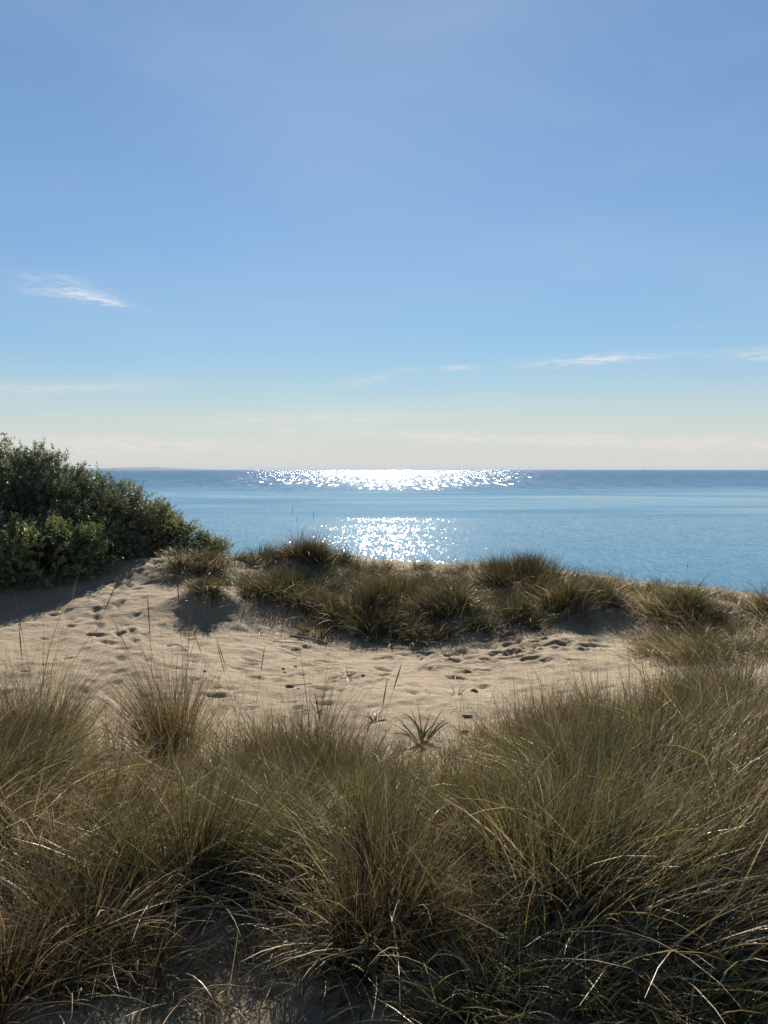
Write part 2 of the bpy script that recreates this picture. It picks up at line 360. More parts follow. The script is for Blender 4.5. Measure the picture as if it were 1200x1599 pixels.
tag(mesh_obj('sand_dunes', np.stack([GX, GY, GZ], -1), Q, mat=M_SAND), 'rippled golden sand dunes with trampled footprints running down to the sea', kind='structure')

# the sea, far beyond the horizon
sx = np.r_[-40000, -8000, -1000, 1000, 8000, 40000]; sy = np.r_[22, 200, 1500, 10000, 60000]
SX, SY = np.meshgrid(sx, sy); ii = np.arange(SX.size).reshape(SX.shape)
tag(mesh_obj('sea', np.stack([SX, SY, np.full(SX.shape, SEA)], -1), np.stack([ii[:-1, :-1], ii[:-1, 1:], ii[1:, 1:], ii[1:, :-1]], -1), mat=M_SEA),
    'calm blue sea with sun glitter reaching to the horizon', kind='structure')

# far headland: low ridge twelve kilometres out
def headland():
    u = np.linspace(0, 1, 90); D = 11500.0
    x = -5600 + u * 3100
    prof = 44 * np.exp(-((u - 0.60) / 0.17) ** 2) + 27 * np.exp(-((u - 0.28) / 0.24) ** 2) + 12 * np.exp(-((u - 0.85) / 0.1) ** 2)
    prof = prof * (1 + 0.25 * fbm(u * 14, u * 0, 5, 3)) * np.clip((1 - u) / 0.08, 0, 1) ** 0.5
    rows = []
    for v, s in ((0, 0), (0.25, 0.62), (0.5, 1.0), (0.75, 0.7), (1.0, 0)):
        rows.append(np.stack([x, D + v * 1500 + 0 * x, SEA - 1 + prof * s], -1))
    V = np.array(rows); k = np.arange(V.shape[0] * V.shape[1]).reshape(V.shape[:2])
    tag(mesh_obj('headland', V, np.stack([k[:-1, :-1], k[:-1, 1:], k[1:, 1:], k[1:, :-1]], -1), mat=M_HILL), 'low hazy headland lying along the horizon', kind='structure')
headland()

# ------------------------------------------------------------------ grass
PAL = {k: np.array(v) * 0.68 for k, v in dict(green=(0.108, 0.132, 0.046), blue=(0.085, 0.11, 0.07), olive=(0.158, 0.139, 0.059), straw=(0.38, 0.285, 0.155),
       red=(0.235, 0.14, 0.075), pale=(0.60, 0.50, 0.33), dark=(0.07, 0.055, 0.032), ochre=(0.30, 0.20, 0.07)).items()}
MIX = dict(tangle=dict(straw=3.5, olive=3.5, pale=1.5, green=3, red=1), strap=dict(green=5, blue=4), fallen=dict(pale=4, straw=4, olive=1, red=1), brown=dict(red=3.4, straw=3, olive=3, green=1.6, dark=1.4, pale=0.8), marram=dict(green=5, olive=4, straw=2.4, blue=2, pale=1.0, red=0.8),
           green=dict(green=5, blue=4, olive=3, straw=1, pale=0.5), dry=dict(straw=5, pale=2.5, red=2, olive=1.5), ridge=dict(olive=3.5, green=4, blue=2.5, straw=2, dark=2.5, pale=0.7),
           ridgebrown=dict(red=1.8, straw=2, olive=3, dark=3, green=2, blue=1), ochre=dict(ochre=5, straw=3, olive=3, red=2))
class Blades:
    def __init__(s): s.V, s.Q, s.C, s.nv = [], [], [], 0
    def add(s, rng, x, y, L, wid, az, th0, kap, mixname, K=6, tone=1.0, zoff=-0.02, tipdry=0.25, wob=0.25, power=1.4, z=None):
        n = len(x)
        if z is None: z = ground(x, y) + zoff
        t = np.linspace(0, 1, K)[None, :]
        th = th0[:, None] + kap[:, None] * t ** power
        a = az[:, None] + rng.normal(0, wob, n)[:, None] * t
        ds = (L / (K - 1))[:, None]
        sx, sz = np.sin(th) * ds, np.cos(th) * ds
        def cum(v): return np.concatenate([np.zeros((n, 1)), np.cumsum((v[:, 1:] + v[:, :-1]) / 2, 1)], 1)
        px, py, pz = x[:, None] + cum(sx * np.cos(a)), y[:, None] + cum(sx * np.sin(a)), z[:, None] + cum(sz)
        P = np.stack([px, py, pz], -1)
        T = np.stack([np.sin(th) * np.cos(a), np.sin(th) * np.sin(a), np.cos(th)], -1)
        B = np.stack([-np.sin(a), np.cos(a), 0 * a], -1); N = np.cross(T, B)
        rho = rng.uniform(0, math.pi, n)[:, None, None] + rng.normal(0, 0.6, n)[:, None, None] * t[..., None]
        S = np.cos(rho) * B + np.sin(rho) * N
        wd = (wid[:, None] * (1 - 0.93 * t ** 1.6) * 0.5)[..., None]
        V = np.stack([P - S * wd, P + S * wd], 2)                       # n, K, 2, 3
        mx = MIX[mixname]; ks = list(mx); pr = np.array([mx[k] for k in ks], float); pr /= pr.sum()
        ca = np.array([PAL[k] for k in ks])
        c = ca[rng.choice(len(ks), n, p=pr)] * 0.72 + ca[rng.choice(len(ks), n, p=pr)] * 0.28
        c = c * (0.28 + 0.95 * rng.random((n, 1)) ** 1.5) * np.asarray(tone)
        tip = PAL['straw'] * rng.uniform(0.7, 1.2, (n, 1))
        f = (t ** 2 * tipdry)[..., None]
        col = c[:, None, :] * (1 - f) + tip[:, None, :] * f
        base = s.nv + (np.arange(n) * K * 2)[:, None] + (np.arange(K - 1) * 2)[None, :]
        s.Q.append(np.stack([base, base + 1, base + 3, base + 2], -1).reshape(-1, 4))
        s.V.append(V.reshape(-1, 3)); s.C.append(np.repeat(col[:, :, None, :], 2, 2).reshape(-1, 3)); s.nv += n * K * 2
    def build(s, name, parent=None, origin=None, mat=None):
        return mesh_obj(name, np.concatenate(s.V), np.concatenate(s.Q), mat=mat or M_BLADE, parent=parent, col=np.concatenate(s.C), origin=origin)

def spindle(rng, base, top, r0, r1, bulge=None, sides=5, rings=6):
    """a stem (or with bulge a seed spike) from base to top"""
    base, top = np.array(base, float), np.array(top, float); ax = top - base; L = np.linalg.norm(ax); ax = ax / L
    u = np.cross(ax, [0.3, 0.9, 0.1]); u /= np.linalg.norm(u); v = np.cross(ax, u)
    V = []
    for k in range(rings):
        f = k / (rings - 1)
        r = (r0 + (r1 - r0) * f) if bulge is None else bulge * (math.sin(math.pi * min(1, f * 0.92 + 0.08)) ** 0.7 * (1 - 0.35 * f) + 0.08) * rng.uniform(0.85, 1.15)
        for j in range(sides):
            g = 2 * math.pi * j / sides + k * 0.5
            V.append(base + ax * L * f + (u * math.cos(g) + v * math.sin(g)) * r)
    q = [(k * sides + j, k * sides + (j + 1) % sides, (k + 1) * sides + (j + 1) % sides, (k + 1) * sides + j) for k in range(rings - 1) for j in range(sides)]
    return np.array(V), np.array(q)

def tussock(x, y, r, h, n, mix, label, group=None, wind=(0, 0), spread=0.45, droop=0.8, wid=0.004, dead=0.18, comb=0.0, stalks=0, arcs=0, K=6, seed=None, stem_h=1.25, tangle=0.13, cat='grass'):
    rng = np.random.default_rng(int(abs(x) * 1000 + y * 77) if seed is None else seed)
    z0 = float(ground(np.array([x]), np.array([y]))[0]); org = (x, y, z0)
    root = empty('grass_tussock', org); tag(root, label, cat, group)
    tone = rng.uniform(0.7, 1.35) * (0.8 if y > 9 else 1.0) * np.array([1 + rng.normal(0, 0.05), 1.0, 1 + rng.normal(0, 0.06)])
    nc = int(rng.integers(4, 8)); ca_ = rng.uniform(0, 6.283, nc); cq = np.sqrt(rng.random(nc)) * r * 0.8
    cx_, cy_ = cq * np.cos(ca_), cq * np.sin(ca_); chh = rng.uniform(0.62, 1.15, nc); cl = rng.normal(0, 0.16, (nc, 2)); cp = rng.uniform(0.5, 1.5, nc); cp /= cp.sum()
    def roots(m, k=1.0):
        c = rng.choice(nc, m, p=cp); a = rng.uniform(0, 2 * math.pi, m); q = np.abs(rng.normal(0, 0.30, m)) * r * k
        X_, Y_ = cx_[c] * k + q * np.cos(a), cy_[c] * k + q * np.sin(a)
        return x + X_, y + Y_, np.arctan2(Y_ + 0.6 * q * np.sin(a), X_ + 0.6 * q * np.cos(a)), np.clip(np.hypot(X_, Y_) / r, 0, 1.3), c
    rx, ry, a, q, ci = roots(n)
    out = np.clip(spread * (0.15 + q * 0.85) + rng.normal(0, 0.16, n), 0.0, 1.35)
    vx = np.sin(out) * np.cos(a) + wind[0] * rng.uniform(0.5, 1.2, n) + rng.normal(0, tangle, n) + cl[ci, 0]
    vy = np.sin(out) * np.sin(a) + wind[1] * rng.uniform(0.5, 1.2, n) + rng.normal(0, tangle, n) + cl[ci, 1]
    th0 = np.clip(np.arcsin(np.clip(np.hypot(vx, vy), 0, 0.97)), 0.02, 1.3); az = np.arctan2(vy, vx)
    L = h * np.clip(rng.normal(0.82, 0.27, n), 0.25, 1.5) * (1 - 0.2 * q) * chh[ci]
    kap = droop * rng.gamma(1.6, 0.5, n)
    b = Blades(); b.add(rng, rx, ry, L, wid * np.exp(rng.normal(0, 0.38, n)), az, th0, kap, mix, K, tone)
    tag(b.build('blades', root, org), kind='stuff')
    m = int(n * dead)
    if m:
        rx, ry, a, q, ci = roots(m, 1.2)
        b = Blades(); b.add(rng, rx, ry, h * rng.uniform(0.35, 1.1, m), wid * rng.uniform(0.8, 1.7, m), np.where(rng.random(m) < comb, math.atan2(wind[1], wind[0]) + rng.normal(0, 0.35, m), a + rng.normal(0, 0.7, m)), rng.uniform(0.5, 1.25, m), rng.uniform(0.2, 1.0, m), 'fallen', K, 1.5, 0.0)
        tag(b.build('dead_blades', root, org, M_DEAD), kind='stuff')
    for k in range(stalks):
        qa, qr = rng.uniform(0, 6.28), r * 0.7 * math.sqrt(rng.random())
        bx, by = x + qr * math.cos(qa), y + qr * math.sin(qa); bz = float(ground(np.array([bx]), np.array([by]))[0])
        H = h * stem_h * rng.uniform(0.85, 1.2); lean = rng.normal(0, 0.24, 2) + np.array(wind) * 0.4
        top = np.array([bx + lean[0] * H, by + lean[1] * H, bz + H]); bot = np.array([bx, by, bz]); hd = bot + (top - bot) * rng.uniform(0.72, 0.82)
        V, q4 = spindle(rng, bot, hd, 0.0017, 0.0012, sides=4, rings=4)
        st = mesh_obj('seed_stalk', V, q4, mat=M_STALK, parent=root, origin=org)
        V, q4 = spindle(rng, hd - (top - bot) * 0.01, top, 0, 0, bulge=0.0042 * rng.uniform(0.7, 1.2), sides=6, rings=9)
        so = mesh_obj('seed_head', V, q4, mat=M_HEAD, origin=org); so.location = (0, 0, 0); so.parent = st
    for k in range(arcs):
        bx, by, a, q, ci = roots(1); b = Blades()
        b.add(rng, bx, by, np.array([h * rng.uniform(1.0, 1.45)]), np.array([wid * 1.5]), np.array([rng.choice([0.2, -0.3, 2.9, 3.3, -1.2, -1.9]) + rng.normal(0, 0.3)]), np.array([rng.uniform(0.25, 0.7)]), np.array([rng.uniform(1.0, 2.0)]), 'fallen', 10)
        b.build('arching_blade', root, org, M_DEAD)
    return root

# --- far ridge
RIDGE = 'tussocks along the dune ridge'
def px2x(px, y): return (px - 600) / F * y * 1.001
def T(px, y, *a, **k): return tussock(px2x(px, y), y, *a, **k)
T(295, 14.15, 0.62, 0.32, 1445, 'ridge', 'low olive tussock draped over the sand hummock beside the footprint path', RIDGE, (0.1, 0), 0.7, 1.0, 0.007, 0.3, K=5)
T(360, 14.3, 0.55, 0.31, 1105, 'ridge', 'short thin tussock on the crest between the path and the tall wispy tussock', RIDGE, (0.1, 0), 0.7, 0.9, 0.007, 0.3, K=5)
T(322, 12.2, 0.34, 0.29, 850, 'ridgebrown', 'small isolated tussock on its own sand hummock in the open sand', RIDGE, (0.05, 0), 0.7, 1.1, 0.006, 0.3, K=5)
T(410, 14.6, 0.45, 0.38, 1105, 'ridge', 'low dark tussock on the crest next to the tall wispy tussock', RIDGE, (0.1, 0), 0.55, 0.7, 0.007, 0.2, K=5)
T(468, 15.0, 0.55, 0.65, 1700, 'ridge', 'tall wispy tussock standing up against the sea on the crest', RIDGE, (0.1, 0), 0.45, 0.6, 0.006, 0.15, stalks=3, K=5, stem_h=1.35)
T(520, 14.6, 0.5, 0.45, 1275, 'ridgebrown', 'brown tussock on the crest beside the dip filled with glittering sea', RIDGE, (0.1, 0), 0.5, 0.7, 0.007, 0.2, stalks=1, K=5)
T(440, 12.9, 0.5, 0.41, 1615, 'green', 'dark green tussock in the shade below the wispy crest', RIDGE, (0.05, 0), 0.65, 0.9, 0.007, 0.15, K=5)
T(540, 12.7, 0.55, 0.67, 2210, 'ridge', 'broad olive tussock in the middle of the shaded dune face', RIDGE, (0.1, 0), 0.55, 0.8, 0.007, 0.2, K=5)
T(632, 12.9, 0.6, 0.68, 2550, 'ridgebrown', 'upright dark brown tussock beside the dip in the crest', RIDGE, (0.05, 0), 0.4, 0.6, 0.007, 0.12, stalks=1, K=5)
T(600, 11.9, 0.55, 0.47, 1700, 'ridge', 'low olive tussock at the foot of the shaded dune face', RIDGE, (0.1, 0), 0.6, 0.9, 0.006, 0.3, K=5)
T(715, 12.3, 0.62, 0.61, 2720, 'marram', 'rounded dark tussock with pale trailing blades at the edge of the open sand', RIDGE, (0.15, 0), 0.6, 0.9, 0.007, 0.3, K=5)
T(700, 14.2, 0.5, 0.32, 765, 'dry', 'sparse dry tussock on the bare sandy part of the crest', RIDGE, (0.15, 0), 0.7, 0.9, 0.006, 0.4, K=5)
T(790, 14.0, 0.45, 0.45, 1275, 'ridgebrown', 'short brown tussock on the crest touching the bushy brown one', RIDGE, (0.1, 0), 0.5, 0.7, 0.007, 0.15, K=5)
T(835, 14.0, 0.95, 0.44, 3000, 'ridgebrown', 'dense bushy brown tussock crowning the crest against the sea', RIDGE, (0.12, 0), 0.55, 0.6, 0.007, 0.12, stalks=1, K=5)
T(810, 12.5, 0.6, 0.41, 1700, 'green', 'low green tussock spreading below the bushy brown crest tussock', RIDGE, (0.15, 0), 0.65, 1.0, 0.006, 0.25, K=5)
T(930, 12.6, 0.8, 0.50, 2890, 'marram', 'green tussock casting a wide square shadow on the open sand', RIDGE, (0.15, 0), 0.55, 0.8, 0.007, 0.18, K=5)
T(1003, 13.9, 0.35, 0.29, 595, 'dry', 'tiny dry tussock alone on the bare crest above a sand patch', RIDGE, (0.1, 0), 0.6, 0.8, 0.006, 0.3, K=5)
T(1080, 12.6, 0.8, 0.50, 2700, 'marram', 'windswept tussock with long pale blades combed to one side on the crest', RIDGE, (0.38, 0), 0.5, 0.8, 0.007, 0.3, stalks=1, K=6)
T(1170, 11.9, 0.85, 0.5, 2550, 'ridgebrown', 'brown tussock beside the windswept pale one at the end of the ridge', RIDGE, (0.2, 0), 0.55, 0.8, 0.007, 0.3, K=5)
T(1260, 12.2, 0.8, 0.68, 2210, 'ridge', 'olive tussock at the far end of the dune ridge', RIDGE, (0.2, 0), 0.55, 0.8, 0.007, 0.3, K=5)
T(1080, 10.6, 0.7, 0.54, 2210, 'ridge', 'spreading olive tussock filling the hollow behind the thick near stand', RIDGE, (0.25, 0), 0.8, 1.1, 0.006, 0.4, K=5)
T(1180, 9.6, 0.8, 0.59, 2550, 'ridge', 'tangled tussock with orange dead leaves in the hollow behind the thick near stand', RIDGE, (0.25, 0), 0.8, 1.1, 0.006, 0.4, K=5)

RF = 'ragged low tussock filling the shaded face of the dune ridge'
for px, y, r, h, n, mix in [(560, 13.7, .5, .42, 900, 'ridge'), (660, 13.7, .5, .5, 1100, 'ridgebrown'), (755, 13.1, .45, .34, 600, 'ridge'), (880, 13.1, .5, .42, 900, 'ridgebrown'),
        (490, 12.5, .5, .46, 1200, 'ridge'), (425, 13.3, .6, .36, 1700, 'green'), (345, 13.5, .5, .28, 900, 'ridge'), (470, 13.6, .6, .42, 1500, 'green'), (385, 12.6, .4, .26, 600, 'ridge'), (665, 11.9, .45, .46, 1100, 'ridge'), (580, 12.4, .5, .6, 1500, 'ridgebrown'), (505, 11.9, .4, .36, 700, 'ridge'), (765, 12.1, .4, .4, 800, 'marram')]:
    T(px, y, r, h * 0.85, int(n * 0.8), mix, RF, 'ragged tussocks on the dune face', (0.1, 0), 0.65, 0.9, 0.007, 0.25, K=5)
RC = 'thin ragged tuft on the bare crest line of the dune ridge'
for px, y in [(600, 14.9), (655, 15.0), (740, 14.8), (905, 14.3), (950, 14.2), (1040, 13.9), (1135, 13.4), (250, 15.2), (565, 14.8)]:
    T(px, y, .3, .30, 300, 'ridge', RC, 'tufts on the crest line', (0.15, 0), 0.6, 0.8, 0.006, 0.3, K=5)
# --- near dune
NEAR = 'tussocks on the near dune'
T(40, 6.1, 0.38, 1.08, 2200, 'brown', 'tall reddish brown tussock whose tips stand against the open sand near the shrubs', NEAR, (0.05, 0), 0.5, 0.6, 0.004, 0.15, stalks=4)
T(120, 5.2, 0.26, 0.34, 600, 'dry', 'half fallen straw tussock beside the tall reddish brown one', NEAR, (0.1, 0), 0.75, 0.9, 0.004, 0.3)
T(-70, 5.2, 0.5, 0.75, 1800, 'brown', 'brown tussock behind the pale fallen blades', NEAR, (0.1, 0), 0.5, 0.7, 0.004, 0.2)
T(266, 6.0, 0.22, 1.08, 1200, 'brown', 'slender fan shaped tussock rising alone from the edge of the sand bowl', NEAR, (0.02, 0), 0.38, 0.45, 0.004, 0.12, stalks=4)
T(440, 5.6, 0.42, 0.82, 2000, 'brown', 'upright russet tussock with dark seed spikes beside the fan shaped one', NEAR, (0.02, 0), 0.32, 0.4, 0.0038, 0.12, stalks=4)
T(525, 5.0, 0.36, 0.60, 1500, 'brown', 'russet tussock with green blades next to the sandy gap', NEAR, (0.02, 0), 0.4, 0.5, 0.004, 0.15, stalks=3)
TL = 'thick brown and olive grass tussock on the near dune slope'
TLG = 'thick grass on the near dune slope'
T(345, 4.8, 0.32, 0.36, 900, 'marram', TL, TLG, (0.1, 0), 0.6, 0.8, 0.004, 0.3)
T(160, 4.5, 0.4, 0.26, 900, 'dry', 'pale patch of matted fallen straw on lit sand below the fan shaped tussock', NEAR, (0.3, -0.1), 1.0, 1.0, 0.004, 0.5, comb=0.5)
T(0, 4.2, 0.45, 0.58, 1500, 'marram', TL, TLG, (0.45, -0.15), 0.6, 0.9, 0.0048, 0.35, comb=0.7)
T(-100, 3.8, 0.5, 0.7, 1600, 'brown', TL, TLG, (0.2, 0), 0.7, 1.0, 0.004, 0.35)
T(80, 3.5, 0.48, 0.54, 1600, 'brown', TL, TLG, (0.3, -0.1), 0.7, 0.9, 0.0048, 0.35, comb=0.6)
T(410, 4.3, 0.32, 0.44, 1200, 'marram', TL, TLG, (0.1, 0), 0.6, 0.9, 0.0045, 0.3)
T(545, 4.0, 0.44, 0.52, 1700, 'marram', TL, TLG, (0.05, 0), 0.45, 0.6, 0.004, 0.2)
T(485, 3.3, 0.34, 0.52, 1500, 'green', 'green tussock with pale blades combed sideways over a dark gap', NEAR, (-0.45, -0.1), 0.6, 0.9, 0.0048, 0.45, comb=0.75)
T(715, 4.4, 0.3, 0.32, 700, 'marram', TL, TLG, (0.05, 0), 0.5, 0.6, 0.0038, 0.25)
T(280, 3.2, 0.20, 0.66, 1700, 'marram', 'dense upright olive tussock between the two patches of fallen pale blades', NEAR, (0.0, 0), 0.3, 0.35, 0.004, 0.08)
T(622, 3.0, 0.34, 0.56, 2100, 'brown', 'dense upright brown tussock with arching straw blades beside the shaded sand', NEAR, (0.02, 0), 0.4, 0.6, 0.004, 0.15, arcs=6)
T(-10, 2.5, 0.16, 0.5, 700, 'ochre', 'ochre tussock at the foot of the shaded sand hollow', NEAR, (0.0, 0), 0.5, 0.6, 0.004, 0.2, arcs=2, stalks=1)
T(140, 2.9, 0.26, 0.55, 900, 'brown', 'thin brown tussock leaning over the shaded sand hollow', NEAR, (0.1, 0), 0.7, 0.9, 0.004, 0.3, arcs=3)
T(385, 2.68, 0.22, 0.18, 800, 'dry', 'low mat of matted dry stems lying in the shaded sand hollow', NEAR, (0.0, 0), 1.0, 1.2, 0.003, 0.4, arcs=1, tangle=0.4)
T(480, 2.85, 0.2, 0.34, 450, 'marram', 'small dark tussock between the matted dry stems and the upright brown tussock', NEAR, (-0.1, -0.1), 0.8, 1.0, 0.004, 0.3, arcs=3)
T(225, 2.7, 0.2, 0.36, 260, 'brown', 'sparse brown tussock with fallen stems inside the shaded sand hollow', NEAR, (0.05, 0), 0.7, 0.9, 0.0035, 0.4, arcs=2)
T(60, 2.65, 0.2, 0.45, 700, 'brown', 'dark brown tussock beside the ochre one at the edge of the shaded hollow', NEAR, (0.05, 0), 0.6, 0.8, 0.004, 0.25, arcs=2)
T(560, 2.7, 0.2, 0.32, 450, 'green', 'dark green low tussock drooping over the shaded sand below the upright brown one', NEAR, (-0.05, -0.1), 0.8, 1.1, 0.004, 0.15, arcs=4)
T(690, 2.6, 0.24, 0.32, 800, 'green', 'dark green low tussock with drooping straw arcs next to the foot of the stand', NEAR, (0.05, -0.1), 0.8, 1.1, 0.004, 0.15, arcs=4)
STG = 'thick windswept stand on the near dune'
for px, y, h, n, mix in [(185, 3.9, .42, 1000, 'brown'), (335, 3.9, .40, 900, 'marram'), (640, 3.7, .36, 800, 'marram'), (700, 3.6, .34, 800, 'brown'), (600, 4.6, .36, 700, 'brown'), (230, 4.9, .34, 600, 'dry'), (470, 4.6, .42, 1000, 'brown'), (400, 3.7, .36, 800, 'green')]:
    lb = {'brown': 'low reddish brown tussock tucked between taller clumps on the near slope', 'marram': 'low olive tussock tucked between taller clumps on the near slope',
          'dry': 'low straw tussock below the fan shaped one', 'green': 'low green tussock beside the dark gap on the near slope'}[mix]
    T(px, y, 0.44, h, int(n * 1.1), mix, lb, TLG, (0.12, -0.05), 0.55, 0.7, 0.0048, 0.4, comb=0.4)
STAND = [(860, 6.5, .60, 1080, 'brown', .05), (960, 6.3, .66, 1224, 'brown', .1), (1060, 6.1, .70, 1296, 'marram', .12), (1170, 6.3, .78, 1368, 'brown', .15),
         (820, 5.3, .58, 1152, 'brown', .05), (925, 5.0, .62, 1440, 'marram', .12), (1035, 4.9, .66, 1584, 'marram', .2), (1150, 4.8, .68, 1584, 'marram', .3), (1270, 4.9, .7, 1440, 'brown', .3),
         (815, 4.15, .50, 1080, 'marram', .1), (885, 3.95, .62, 1656, 'marram', .2), (1000, 3.85, .66, 1656, 'marram', .4), (1100, 3.75, .72, 1656, 'dry', .62), (1210, 3.8, .74, 1656, 'dry', .62),
         (775, 3.25, .42, 936, 'brown', .05), (860, 3.05, .62, 1728, 'marram', .25), (975, 2.95, .66, 1800, 'marram', .35), (1090, 2.9, .68, 1800, 'marram', .5), (1200, 2.9, .70, 1800, 'dry', .55)]
for px, y, h, n, mix, wx in STAND:
    lb = ('brown tipped tussock on the outer edge of the windswept stand bordering the open sand' if y > 5.2 else
          'straw coloured tussock combed flat by wind inside the thick stand' if mix == 'dry' else
          'reddish brown tussock flanking the thick windswept stand' if mix == 'brown' else
          'tall olive tussock in the heart of the windswept stand' if y > 3.5 else 'olive tussock with arching straws fronting the windswept stand')
    T(px, y, 0.50, h, int(n * 1.12), mix, lb, STG, (wx, -0.03 - wx * 0.15), 0.34, 0.6, 0.0054, 0.55 if wx > 0.3 else 0.36, comb=0.8 if wx > 0.15 else 0.25, arcs=2 if y < 3.3 else 0)
BT = 'dark low tussock with arching pale blades at the foot of the windswept stand'
for px, y, mix in [(800, 2.5, 'green'), (930, 2.45, 'green'), (1060, 2.4, 'green'), (1170, 2.4, 'marram')]:
    T(px, y, 0.3, 0.30, 1300, mix, BT, 'low tussocks at the foot of the stand', (0.15, -0.1), 0.8, 1.2, 0.0042, 0.15, arcs=4)

# loose short grass and litter between the tussocks: nobody could count it
def fill(name, label, n, boxes, h, mix, wid, seed, K=4, flat=False, lay=0.9):
    rng = np.random.default_rng(seed); b = Blades()
    tot = sum(w_ for *_, w_ in boxes)
    for x0, x1, y0, y1, w_ in boxes:
        m = int(n * w_ / tot); x, y = rng.uniform(x0, x1, m), rng.uniform(y0, y1, m)
        keep = fbm(x * 1.6, y * 1.6, seed, 3) > rng.uniform(-0.45, 0.25, m); x, y = x[keep], y[keep]; m = len(x)
        if flat: b.add(rng, x, y, h * rng.uniform(0.3, 1.2, m), wid * rng.uniform(0.6, 1.3, m), rng.uniform(0, 6.28, m), rng.uniform(1.25, 1.6, m), rng.normal(0, 0.25, m), mix, K, 1.0, 0.012)
        else: b.add(rng, x, y, h * rng.uniform(0.4, 1.3, m), wid * rng.uniform(0.6, 1.3, m), rng.uniform(0, 6.28, m), rng.uniform(0.05, lay, m), rng.gamma(2, 0.4, m), mix, K)
    tag(b.build(name), label, 'grass', kind='stuff')
fill('slope_grass', 'short mixed grass growing between the tussocks of the near dune', 12000, [(-3.6, 0.4, 3.0, 4.6, 2.5), (0.4, 4.2, 2.8, 4.6, 3), (1.4, 4.6, 4.6, 7.4, 3)], 0.34, 'marram', 0.0036, 11, 5)
fill('tangled_grass', 'tangled half fallen straw and olive blades matting the gaps of the near dune', 9000, [(-3.4, 0.6, 3.0, 4.9, 4), (0.6, 4.0, 2.8, 5.0, 4), (-1.6, 0.3, 2.5, 3.1, 0.8)], 0.46, 'tangle', 0.0046, 15, 6, lay=1.35)
fill('ridge_grass', 'short sparse grass scattered over the dune ridge', 15000, [(-1.5, 6.5, 13.8, 15.6, 2), (-3.9, -0.5, 13.0, 15.3, 3), (-2.6, 2.2, 11.7, 13.6, 4), (1.6, 6.8, 12.2, 14.4, 3), (3.6, 6.2, 8.6, 12, 2.5)], 0.30, 'ridge', 0.006, 12, 4)
fill('dead_grass_litter', 'dead straw and grass litter lying on the sand', 14000, [(-1.6, 0.5, 2.2, 3.2, 2.5), (-3.4, 3.6, 2.0, 5.5, 5), (-1.6, 1.3, 5.2, 7.0, 1.2), (-3, 6, 11.2, 13.2, 2), (-4.5, 3.4, 7.2, 11.5, 1.0)], 0.22, 'dry', 0.0036, 13, 4, True)
fill('gap_grass', 'thin wispy grass growing in the sandy gap', 5200, [(-0.4, 1.5, 4.4, 7.2, 1)], 0.32, 'brown', 0.0034, 14, 5)

def fringe(name, label, n, x0, x1, y0, y1, h, mix, wid, seed):
    rng = np.random.default_rng(seed); b = Blades(); x, y = rng.uniform(x0, x1, n), rng.uniform(y0, y1, n)
    keep = fbm(x * 2.2, y * 2.2, seed, 2) > rng.uniform(-0.4, 0.3, n); x, y = x[keep], y[keep]; n = len(x)
    b.add(rng, x, y, h * rng.uniform(0.5, 1.25, n), wid * rng.uniform(0.7, 1.3, n), rng.uniform(0, 6.28, n), np.abs(rng.normal(0, 0.22, n)), rng.gamma(1.4, 0.25, n), mix, 6)
    tag(b.build(name), label, 'grass', kind='stuff')
fringe('thin_grass_stems', 'sparse tall reddish stems standing between the brown tussocks against the open sand', 1300, -3.3, -0.1, 5.0, 6.4, 0.72, 'brown', 0.0032, 51)
fringe('thin_stand_stems', 'sparse fine stems feathering the outer edge of the windswept stand', 1500, 0.7, 3.6, 5.0, 7.4, 0.62, 'brown', 0.0032, 52)
